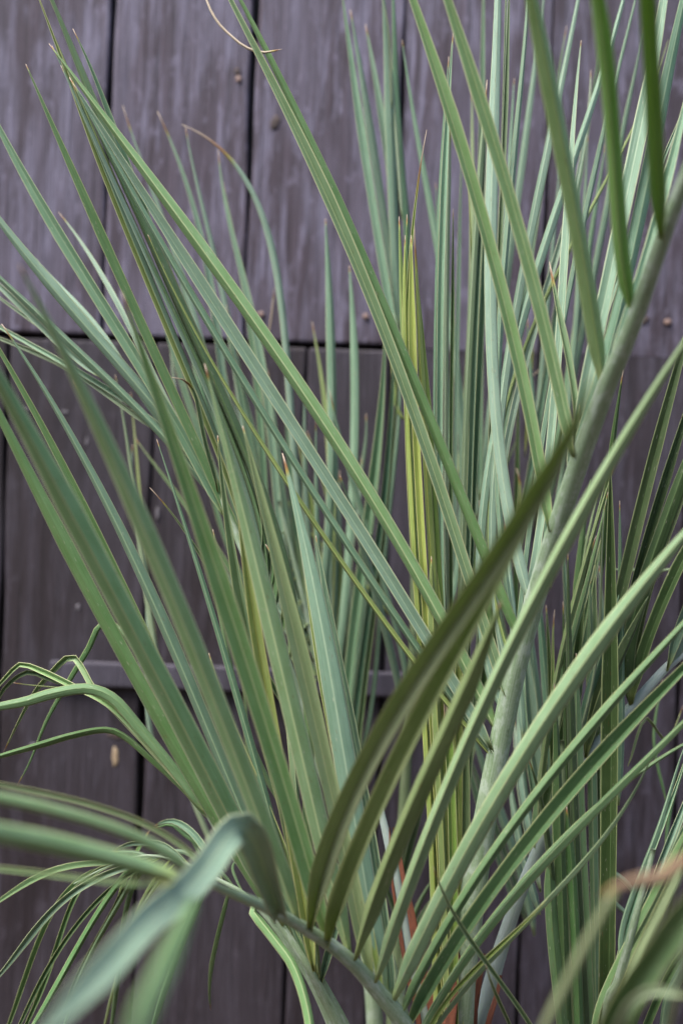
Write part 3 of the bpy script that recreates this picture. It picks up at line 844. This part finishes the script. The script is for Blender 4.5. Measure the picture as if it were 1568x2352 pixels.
# loose thin drooping frond at the lower left, behind
frond(A, "170 2030 3 1.66 250 1990 4 1.65 340 1965 5 1.64 430 1985 6 1.63 500 2020 8 1.62 570 2062 10 1.61 660 2170 13 1.60 760 2352 20 1.60 960 2860 50 1.62", ST, [
    ("355 1898 375 1888 402 1887 433 1905 460 1935 500 2000", 17, 1.74, 1.65, 's', dict(fold=.4)),
    ("352 1904 390 1895 425 1918 470 1955 510 2020", 11, 1.75, 1.65, 'd', dict(fold=.5)),
    ("252 1960 290 1940 330 1934 380 1942 440 1990", 13, 1.76, 1.65, 's', dict(fold=.5)),
    ("250 1958 310 1957 345 1968 400 1955 440 1962 470 2000", 12, 1.75, 1.65, 's', dict(fold=.5)),
    ("-10 2075 40 2045 110 2008 165 1988 230 1986 330 1975", 16, 1.70, 1.65, 'd', dict(ext=60, fold=.4)),
    ("-10 2240 50 2180 120 2105 150 2045 200 2020 270 2010 350 1970", 17, 1.66, 1.65, 's', dict(ext=80, fold=.5)),
    ("60 2360 100 2260 150 2130 172 2070 200 2010 280 1985", 13, 1.72, 1.65, 'd', dict(ext=120, fold=.7)),
    ("20 2360 62 2254 106 2136 140 2062 200 2020 260 1990", 13, 1.74, 1.65, 'd', dict(ext=120, fold=.7)),
    ("70 2360 165 2216 220 2107 270 2020 320 1975", 16, 1.64, 1.65, 'd', dict(ext=120, fold=.7)),
    ("45 2360 120 2200 183 2125 242 2060 300 2000 370 1970", 12, 1.70, 1.65, 'd', dict(ext=120, fold=.7)),
    ("145 2360 190 2230 230 2150 285 2050 330 1980", 11, 1.78, 1.65, 'd', dict(ext=120, fold=.7)),
    ("258 2360 268 2250 285 2140 300 2040 345 1975", 13, 1.80, 1.65, 'd', dict(ext=80, fold=.5)),
    ("345 1905 320 1950 300 1990 272 2060", 9, 1.80, 1.65, 'd', dict(free=True)),
    ("350 2360 368 2280 421 2160 455 2060 480 2010", 16, 1.68, 1.65, 'd', dict(ext=100, fold=.6)),
    ("484 2320 483 2250 505 2145 522 2068 530 2035", 11, 1.78, 1.65, 'd', dict(fold=.6)),
    ("310 2120 355 2020 390 1990", 10, 1.78, 1.65, 'v', dict(ext=60, fold=.6)),
    ("240 2360 262 2270 280 2200 330 2080 400 1985", 9, 1.84, 1.65, 'v', dict(ext=60)),
    ("420 1890 460 1960 505 2000 548 2050", 9, 1.72, 1.65, 'd', dict(free=True)),
    ("560 1960 535 1990 548 2030 566 2060", 7, 1.76, 1.65, 'd', dict(fold=.5)),
    ("130 2360 160 2290 200 2200 260 2080 300 2000", 10, 1.86, 1.65, 'd', dict(ext=60)),
], label='limp drooping frond low at the left')

# ------------------------------------------------------------------ palm behind, near the boards
B = empty('palm_plant', (at(860, 2900, 1.95).x, at(860, 2900, 1.95).y, 0.0),
          'pale blurred palm with thin upright blades, close to the boards behind the large palm', 'palm', 'feather palms by the board wall')
BO = B.location
frond(B, "640 1150 6 1.93 690 1350 10 1.93 740 1560 14 1.93 790 1800 20 1.93 830 2100 28 1.94 860 2352 34 1.94 880 2880 60 1.95", ST, [
    ("282 242 303 293 330 380 370 500 410 620 450 740 480 850 520 1000 570 1150 660 1300", 15, 1.93, 1.93, 'b', dict(dry=70, fold=.3)),
    ("362 256 395 305 430 440 465 574 480 640 495 736 508 846 520 950 548 1120 600 1300 700 1450", 18, 1.94, 1.93, 'b', dict(dry=75, fold=.3)),
    ("426 289 440 370 470 500 500 600 520 700 540 850 560 1000 590 1200 640 1400 710 1500", 16, 1.95, 1.93, 'b', dict(dry=30, fold=.3)),
    ("501 344 515 450 535 540 564 645 583 736 605 864 627 1011 640 1150 655 1300 700 1450", 19, 1.93, 1.93, 'b', dict(dry=40, fold=.3)),
    ("512 418 525 500 548 610 575 720 592 850 600 1000 612 1200 650 1400 720 1550", 17, 1.96, 1.93, 's', dict(dry=30, fold=.3)),
    ("417 286 455 305 500 325 548 365 575 405 590 440 605 500 608 535 630 645 652 773 663 864 681 1011 690 1107 700 1216 700 1363 730 1530", 17, 1.90, 1.93, 'b', dict(dry=190, fold=.3, taper=.3)),
    ("747 502 750 574 757 700 763 850 766 919 763 1091 755 1250 735 1400 720 1520", 22, 1.92, 1.93, 'b', dict(fold=.3, dry=20, taper=.25)),
    ("802 610 805 700 810 850 816 950 810 1080 800 1250 780 1450 760 1620", 20, 1.93, 1.93, 'b', dict(fold=.3, dry=12, taper=.2)),
    ("883 780 880 860 873 950 861 1091 850 1200 830 1350 808 1470 800 1590 790 1800", 24, 1.88, 1.92, 's', dict(fold=.5, ext=40)),
    ("902 780 898 900 888 1030 875 1150 850 1330 832 1480 815 1620 795 1850", 17, 1.89, 1.92, 's', dict(fold=.7, ext=60)),
    ("915 850 910 950 900 1050 888 1150 868 1330 850 1480 830 1640 805 1900", 13, 1.90, 1.92, 'd', dict(fold=.7, ext=60)),
    ("910 800 915 1000 905 1150 880 1350 860 1500 852 1650 830 1800", 12, 1.93, 1.92, 's', dict(fold=.7, ext=60)),
    ("757 895 760 950 775 1000 800 1060 830 1180 870 1320 920 1480 940 1600", 14, 1.88, 1.92, 's', dict(dry=60, free=True)),
    ("780 1090 800 1150 835 1250 860 1360 900 1500 930 1640", 18, 1.80, 1.9, 's', dict(free=True)),
    ("704 990 720 1040 740 1110 765 1200 780 1300 775 1420 765 1600", 17, 2.0, 1.93, 'v', dict(dry=20)),
    ("640 1080 655 1180 680 1280 700 1390 730 1530", 18, 1.98, 1.93, 'l', dict()),
    ("560 960 575 1080 590 1200 620 1330 690 1440", 15, 1.97, 1.93, 'b', dict()),
    ("500 760 515 880 530 1000 555 1200 600 1350 690 1460", 13, 1.98, 1.93, 's', dict()),
    ("390 780 402 900 420 1050 460 1200 540 1350 690 1470", 13, 2.0, 1.93, 'b', dict()),
    ("790 1400 775 1520 765 1640 770 1750", 20, 1.97, 1.93, 'b', dict()),
    ("850 1300 835 1450 815 1600 800 1800", 18, 1.98, 1.93, 'b', dict()),
    ("740 1360 760 1450 775 1560 782 1680", 20, 1.95, 1.93, 'b', dict()),
    ("780 1080 778 1250 785 1400 778 1560 780 1700", 22, 2.0, 1.93, 'b', dict()),
    ("311 1007 325 1033 384 1099 439 1180 527 1304 600 1420 720 1560", 13, 1.93, 1.93, 'g', dict(dry=20)),
    ("265 860 280 960 300 1080 325 1230 345 1380 370 1540 400 1690 425 1795 520 2000", 14, 1.88, 1.9, 'p', dict(dry=10, free=True)),
    ("305 1020 312 1150 322 1300 350 1430 330 1560 345 1690 400 1800", 12, 1.92, 1.9, 'b', dict(free=True)),
    ("300 900 315 1050 330 1230 350 1400 370 1560 420 1760", 10, 1.95, 1.9, 'v', dict(free=True)),
    ("630 660 622 740 612 780", 4, 2.0, 2.0, 't', dict(free=True)),
    ("560 1500 562 1600 568 1750 580 1850 700 2000", 10, 1.95, 1.93, 'g', dict()),
    ("640 1100 700 1210 780 1290 840 1340 900 1420", 8, 2.0, 1.95, 'v', dict(free=True)),
    ("395 560 439 752 491 945 540 1137 600 1330", 13, 1.96, 1.93, 's', dict(fold=.3, dry=38)),
    ("470 640 510 830 542 1020 589 1210 640 1400", 17, 1.96, 1.93, 'b', dict(fold=.3, dry=24)),
    ("520 700 549 887 581 1075 626 1262 672 1450", 16, 1.92, 1.93, 's', dict(fold=.3, dry=38)),
    ("545 800 576 970 611 1140 645 1310 690 1480", 15, 1.96, 1.93, 's', dict(fold=.3, dry=17)),
    ("590 760 615 945 635 1130 664 1315 700 1500", 18, 1.99, 1.93, 's', dict(fold=.3, dry=12)),
    ("615 850 638 1017 652 1185 682 1352 715 1520", 13, 1.98, 1.93, 'b', dict(fold=.3, dry=9)),
    ("655 930 667 1087 684 1245 707 1402 735 1560", 18, 1.99, 1.93, 's', dict(fold=.3, dry=35)),
    ("700 880 702 1055 709 1230 725 1405 745 1580", 15, 1.97, 1.93, 'b', dict(fold=.3, dry=31)),
    ("725 960 728 1125 731 1290 743 1455 760 1620", 12, 1.9, 1.93, 'b', dict(fold=.3, dry=35)),
    ("430 760 467 907 512 1055 557 1202 610 1350", 18, 1.96, 1.93, 's', dict(fold=.3, dry=32)),
    ("350 640 394 792 442 945 499 1097 560 1250", 16, 1.94, 1.93, 's', dict(fold=.3, dry=22)),
    ("640 1000 649 1120 666 1240 677 1360 700 1480", 14, 1.97, 1.93, 's', dict(fold=.3, dry=18)),
    ("840 950 824 1102 803 1255 794 1407 790 1560", 17, 1.99, 1.93, 's', dict(fold=.3, dry=21)),
    ("830 1050 816 1192 802 1335 799 1477 800 1620", 17, 1.98, 1.93, 'b', dict(fold=.3, dry=15)),
    ("760 1150 758 1287 761 1425 774 1562 790 1700", 12, 1.95, 1.93, 'b', dict(fold=.3, dry=30)),
    ("600 1100 623 1215 644 1330 667 1445 700 1560", 18, 1.91, 1.93, 'b', dict(fold=.3, dry=35)),
], label='frond whose pale blades rise left of the middle seam',
      infill=[(8, 9, .4, .02, .8), (14, 15, .5, .02, .8), (15, 16, .5, .02, .8), (16, 17, .5, .02, .8), (17, 18, .5, .02, .8), (19, 20, .5, .02, .8), (20, 21, .5, .02, .8), (6, 22, .5, .03, .8)  , (14, 6, .5, .03, .8)])
frond(B, "905 480 6 1.95 920 700 9 1.94 940 1000 12 1.93 950 1400 16 1.92 930 1800 22 1.93 905 2352 34 1.94 890 2880 60 1.95", SD, [
    ("788 0 800 80 817 200 835 350 855 480 878 600 900 720 925 880", 20, 1.90, 1.93, 'b', dict(dry=30, fold=.3, ext=30)),
    ("804 22 825 130 845 260 865 400 885 520 905 640 935 800", 20, 1.92, 1.93, 'b', dict(dry=30, fold=.3)),
    ("839 55 855 150 872 240 888 350 900 450 915 600", 17, 1.93, 1.93, 'b', dict(dry=30, fold=.3)),
    ("880 0 884 60 890 130 897 250 901 400 908 574 918 760", 24, 1.86, 1.93, 'b', dict(ext=60, fold=.3)),
    ("878 0 890 60 895 110 896 180 900 250", 5, 1.84, 1.86, 'p', dict(free=True, ext=20)),
    ("902 0 911 150 920 300 930 450 938 600 945 760", 17, 1.90, 1.93, 's', dict(ext=100, fold=.4)),
    ("923 92 945 200 965 330 988 480 1005 600 1030 760 1050 930 1066 1100 1050 1300 1000 1500", 20, 1.88, 1.92, 'b', dict(dry=15, fold=.3, free=True)),
    ("1083 205 1083 366 1083 550 1080 700 1070 900 1050 1100", 15, 1.95, 1.93, 'l', dict(fold=.3, free=True)),
    ("898 620 896 720 905 820 915 960", 13, 1.94, 1.93, 'v', dict(dry=30)),
    ("1210 729 1217 846 1224 956 1234 1060 1250 1200 1262 1350", 13, 1.92, 1.9, 's', dict(free=True, fold=.5)),
    ("1225 750 1222 820 1216 900 1205 1050", 5, 1.96, 1.95, 'y', dict(free=True, dry=50)),
    ("1265 835 1232 855 1216 870 1190 920 1160 1050", 5, 1.97, 1.95, 't', dict(free=True)),
    ("1349 311 1344 420 1335 560 1331 692 1323 810 1312 900 1290 1060 1270 1250", 14, 1.90, 1.9, 's', dict(free=True)),
    ("1185 1075 1192 1110 1190 1200 1180 1300", 9, 1.90, 1.9, 'v', dict(free=True, dry=50)),
    ("1190 1000 1150 1100 1100 1250 1070 1420", 10, 1.97, 1.92, 'd', dict(free=True)),
    ("1150 1070 1140 1200 1120 1350 1110 1500 1115 1650", 20, 1.86, 1.92, 'd', dict(free=True)),
    ("1100 1150 1120 1300 1150 1450 1180 1600", 22, 1.85, 1.92, 's', dict(free=True)),
    ("1110 1440 1090 1600 1085 1750", 22, 1.9, 1.92, 'd', dict(free=True)),
    ("1075 1650 1120 1800 1160 1900 1200 2030 1225 2150", 22, 1.88, 1.92, 's', dict(free=True)),
    ("1060 1700 1100 1850 1150 1990 1190 2100", 15, 1.88, 1.92, 's', dict(free=True)),
    ("1000 1760 965 1850 930 1980 905 2100", 16, 1.80, 1.92, 's', dict(free=True)),
    ("975 1800 940 1900 925 1960 915 2030", 7, 1.80, 1.9, 's', dict(free=True, dry=60)),
    ("1005 2000 960 2080 930 2180 915 2300", 13, 1.82, 1.92, 'd', dict(free=True)),
    ("1000 2050 965 2110 938 2200 920 2320", 11, 1.82, 1.92, 's', dict(free=True)),
    ("870 2000 900 2080 920 2130 935 2200", 14, 1.84, 1.92, 'd', dict(free=True)),
    ("1080 1790 1062 1880 1040 1990 1020 2100", 12, 1.9, 1.92, 'v', dict(free=True)),
    ("1250 -20 1210 285 1165 590 1130 895 1090 1200", 17, 1.91, 1.92, 'b', dict(fold=.4, free=True, ext=80)),
    ("1300 60 1255 357 1203 655 1165 952 1120 1250", 15, 1.93, 1.92, 's', dict(fold=.4, free=True)),
    ("1385 60 1333 370 1282 680 1231 990 1180 1300", 16, 1.92, 1.92, 's', dict(fold=.4, free=True)),
    ("1290 330 1270 560 1251 790 1230 1020 1210 1250", 12, 1.97, 1.92, 'b', dict(fold=.4, free=True)),
    ("1060 330 1055 585 1043 840 1045 1095 1040 1350", 11, 1.87, 1.92, 'b', dict(fold=.4, free=True)),
    ("1180 180 1165 435 1150 690 1135 945 1120 1200", 14, 1.89, 1.92, 'b', dict(fold=.4, free=True)),
    ("1480 60 1432 295 1387 530 1337 765 1290 1000", 16, 1.86, 1.92, 's', dict(fold=.4, free=True)),
    ("1240 420 1207 640 1179 860 1142 1080 1110 1300", 13, 1.97, 1.92, 's', dict(fold=.4, free=True)),
    ("1000 420 1011 640 1026 860 1033 1080 1045 1300", 14, 1.96, 1.92, 's', dict(fold=.4, free=True)),
    ("1110 -20 1107 272 1100 565 1102 857 1100 1150", 17, 1.93, 1.92, 's', dict(fold=.4, free=True, ext=80)),
    ("1390 330 1355 547 1325 765 1285 982 1250 1200", 17, 1.92, 1.92, 's', dict(fold=.4, free=True)),
], label='frond whose pale blades rise to the top middle',
      infill=[(4, 5, .5, .03, .7), (15, 16, .5, .02, .7), (16, 17, .5, .02, .7), (18, 19, .5, .02, .8), (20, 22, .5, .02, .8), (22, 24, .5, .02, .8), (15, 9, .5, .03, .8)])

# ------------------------------------------------------------------ palm at the right
Cc = empty('palm_plant', (at(1330, 2900, 1.72).x, at(1330, 2900, 1.72).y, 0.0),
           'dark green palm with stiff upright blades filling the lower right corner', 'palm', 'feather palms by the board wall')
frond(A, "1640 1420 14 1.68 1568 1500 16 1.68 1525 1537 18 1.68 1433 1640 21 1.68 1323 1768 23 1.68 1262 1890 24 1.68 1225 1975 25 1.69 1190 2060 27 1.69 1152 2170 30 1.69 1118 2290 33 1.68 1080 2450 40 1.67 1030 2880 60 1.66", SB, [
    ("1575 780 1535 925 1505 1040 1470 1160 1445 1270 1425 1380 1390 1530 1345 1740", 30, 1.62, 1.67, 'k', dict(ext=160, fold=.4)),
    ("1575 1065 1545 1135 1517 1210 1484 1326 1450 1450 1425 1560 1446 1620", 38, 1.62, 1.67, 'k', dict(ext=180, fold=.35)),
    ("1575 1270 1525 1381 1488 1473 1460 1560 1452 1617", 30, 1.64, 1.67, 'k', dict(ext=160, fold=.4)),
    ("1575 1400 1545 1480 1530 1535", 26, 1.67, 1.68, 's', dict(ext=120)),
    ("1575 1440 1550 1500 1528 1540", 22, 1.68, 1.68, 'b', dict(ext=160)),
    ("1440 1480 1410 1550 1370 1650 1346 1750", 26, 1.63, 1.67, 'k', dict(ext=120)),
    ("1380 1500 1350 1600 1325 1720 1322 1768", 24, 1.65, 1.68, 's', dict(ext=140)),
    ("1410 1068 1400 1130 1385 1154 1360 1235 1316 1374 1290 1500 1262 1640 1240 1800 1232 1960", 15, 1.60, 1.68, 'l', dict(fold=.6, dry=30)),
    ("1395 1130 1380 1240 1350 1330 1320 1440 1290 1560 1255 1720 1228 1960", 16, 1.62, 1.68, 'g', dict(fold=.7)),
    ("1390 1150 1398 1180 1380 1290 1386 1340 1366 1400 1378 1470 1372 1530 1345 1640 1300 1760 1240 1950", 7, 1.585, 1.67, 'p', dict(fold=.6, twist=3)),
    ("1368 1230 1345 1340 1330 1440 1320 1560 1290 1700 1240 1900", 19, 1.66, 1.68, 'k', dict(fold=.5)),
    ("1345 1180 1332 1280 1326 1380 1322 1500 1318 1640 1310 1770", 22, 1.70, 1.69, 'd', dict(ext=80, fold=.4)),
    ("1273 1400 1270 1470 1268 1560 1262 1640 1250 1850", 9, 1.72, 1.69, 'v', dict(dry=50)),
    ("1210 1735 1228 1786 1250 1896 1262 1975 1275 2100", 16, 1.52, 1.6, 'k', dict(free=True, dry=40, taper=.5)),
], label='side frond with a pale stalk rising to the right edge',
      infill=[(0, 1, .5, .05, .7), (1, 2, .5, .05, .7), (5, 6, .5, .04, .8), (7, 8, .5, .03, .9), (10, 11, .5, .03, .9), (7, 11, .5, .05, .8), (8, 10, .5, .05, .8), (6, 11, .5, .05, .8)])
frond(Cc, "1290 1700 8 1.62 1295 1900 12 1.62 1305 2100 18 1.63 1320 2352 26 1.64 1330 2880 60 1.72", SD, [
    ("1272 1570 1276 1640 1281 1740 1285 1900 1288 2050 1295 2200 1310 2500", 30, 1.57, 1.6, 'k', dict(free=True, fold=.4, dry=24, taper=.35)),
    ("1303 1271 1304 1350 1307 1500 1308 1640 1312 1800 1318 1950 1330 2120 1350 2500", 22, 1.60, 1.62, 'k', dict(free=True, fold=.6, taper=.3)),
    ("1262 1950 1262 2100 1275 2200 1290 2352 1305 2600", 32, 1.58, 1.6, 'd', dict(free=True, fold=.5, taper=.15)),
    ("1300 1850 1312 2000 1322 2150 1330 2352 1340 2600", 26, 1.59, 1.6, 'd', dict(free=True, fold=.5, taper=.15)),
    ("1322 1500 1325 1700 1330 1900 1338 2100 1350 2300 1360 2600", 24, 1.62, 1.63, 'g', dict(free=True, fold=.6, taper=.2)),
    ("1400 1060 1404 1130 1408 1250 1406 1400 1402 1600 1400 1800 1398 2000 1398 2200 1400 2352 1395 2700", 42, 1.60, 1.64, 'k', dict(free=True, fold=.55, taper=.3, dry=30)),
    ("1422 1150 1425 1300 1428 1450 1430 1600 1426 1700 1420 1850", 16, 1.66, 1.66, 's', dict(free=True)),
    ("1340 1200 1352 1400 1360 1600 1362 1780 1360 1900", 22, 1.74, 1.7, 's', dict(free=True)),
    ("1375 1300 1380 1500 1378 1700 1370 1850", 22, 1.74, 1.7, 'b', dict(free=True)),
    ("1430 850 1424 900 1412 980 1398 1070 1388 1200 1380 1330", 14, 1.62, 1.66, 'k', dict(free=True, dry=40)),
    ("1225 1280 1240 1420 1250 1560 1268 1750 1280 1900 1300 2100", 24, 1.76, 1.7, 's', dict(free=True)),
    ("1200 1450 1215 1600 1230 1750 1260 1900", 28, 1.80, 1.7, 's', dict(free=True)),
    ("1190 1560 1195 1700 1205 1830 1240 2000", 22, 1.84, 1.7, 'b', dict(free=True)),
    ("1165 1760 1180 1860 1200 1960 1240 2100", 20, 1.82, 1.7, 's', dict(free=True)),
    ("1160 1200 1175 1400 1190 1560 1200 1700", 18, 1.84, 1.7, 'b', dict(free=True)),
    ("994 1990 1005 2030 1035 2090 1085 2165 1140 2250 1213 2352 1260 2440", 12, 1.40, 1.55, 'g', dict(free=True, fold=.8)),
    ("1115 2215 1125 2250 1145 2300 1172 2360 1190 2420", 9, 1.42, 1.55, 'g', dict(free=True, fold=.8)),
    ("1568 1620 1530 1700 1480 1650 1440 1760", 6, 1.8, 1.7, 'v', dict(free=True)),
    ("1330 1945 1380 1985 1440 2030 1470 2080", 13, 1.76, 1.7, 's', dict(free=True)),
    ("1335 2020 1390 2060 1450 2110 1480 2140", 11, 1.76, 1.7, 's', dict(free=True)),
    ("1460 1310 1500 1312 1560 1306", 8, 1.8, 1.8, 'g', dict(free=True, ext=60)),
], label='frond of stiff dark vertical blades',
      infill=[(0, 1, .5, .06, .7), (1, 4, .5, .05, .8), (4, 5, .35, .06, .7), (4, 5, .6, .08, .7), (7, 8, .5, .04, .9), (10, 11, .5, .03, .8), (11, 12, .5, .03, .8), (12, 13, .5, .03, .8), (8, 6, .5, .05, .8), (7, 10, .5, .05, .8), (0, 10, .5, .08, .8)])
frond(Cc, "1500 1950 10 1.5 1460 2100 14 1.5 1420 2250 20 1.52 1390 2352 26 1.55 1350 2880 60 1.70", ST, [
    ("1552 1770 1507 1906 1463 2016 1430 2120 1410 2200", 14, 1.60, 1.55, 's', dict(ext=60, fold=.8)),
    ("1575 1830 1530 1940 1480 2060 1440 2180 1410 2290", 16, 1.58, 1.55, 'b', dict(ext=120, fold=.8)),
    ("1575 1900 1535 2000 1490 2110 1440 2240 1400 2352", 20, 1.55, 1.55, 's', dict(ext=120, fold=.8)),
    ("1575 1965 1520 2090 1460 2220 1410 2330 1370 2440", 28, 1.36, 1.5, 'l', dict(ext=120, fold=.6)),
    ("1575 1920 1500 2070 1430 2200 1390 2300 1355 2400", 24, 1.42, 1.5, 'g', dict(ext=120, fold=.6)),
    ("1575 2080 1530 2160 1480 2280 1430 2400", 26, 1.5, 1.55, 'd', dict(ext=120, fold=.6)),
    ("1575 2200 1530 2290 1500 2400", 26, 1.5, 1.55, 's', dict(ext=120, fold=.6)),
    ("1520 1560 1500 1700 1530 1850", 7, 1.86, 1.8, 'd', dict(free=True)),
    ("1575 1740 1540 1850 1525 1950", 9, 1.8, 1.7, 'd', dict(free=True, ext=60)),
], label='spreading frond in the lower right corner',
      infill=[(0, 1, .5, .05, .8), (1, 2, .5, .05, .8), (2, 5, .5, .05, .8), (5, 6, .5, .05, .8), (3, 4, .5, .05, .8), (2, 3, .5, .1, .8)])
frond(Cc, "1700 1750 10 .86 1620 2000 14 .92 1560 2250 16 1.0 1500 2500 20 1.2 1400 2880 50 1.6", ST, [
    ("1385 2065 1400 2045 1450 2030 1520 2020 1568 1985 1640 1990", 34, .86, .92, 'r', dict(fold=.4, basew=.9)),
    ("1225 2400 1300 2270 1345 2180 1380 2100 1395 2060 1425 2035", 26, .93, .92, 'o', dict(ext=80, free=True, fold=.3)),
    ("1600 2060 1540 2150 1470 2250 1400 2352 1340 2460", 74, .95, 1.1, 'd', dict(ext=150, free=True, fold=.4)),
    ("1400 2400 1440 2310 1500 2275 1590 2290", 22, 1.1, 1.0, 'p', dict(ext=60, free=True, fold=.5, roll=.2)),
    ("1590 1950 1545 2040 1500 2130 1440 2250 1370 2400", 16, 1.1, 1.15, 'l', dict(ext=100, free=True, fold=.5)),
], label='blurred near frond with a dry rust coloured tip')

# dry curled strand hanging at the top
st_ = empty('dry_strand', at(500, -40, 1.6), 'thin tan dried leaf strand curling down from the top left of the middle', 'dried leaf')
leaflet("648 113 610 120 590 118 565 108 540 90 500 50 475 0 462 -60", 6, 1.54, 1.6, 't', parent=st_, origin=st_.location, fold=.6, taper=.12, basew=.9, name='curl')
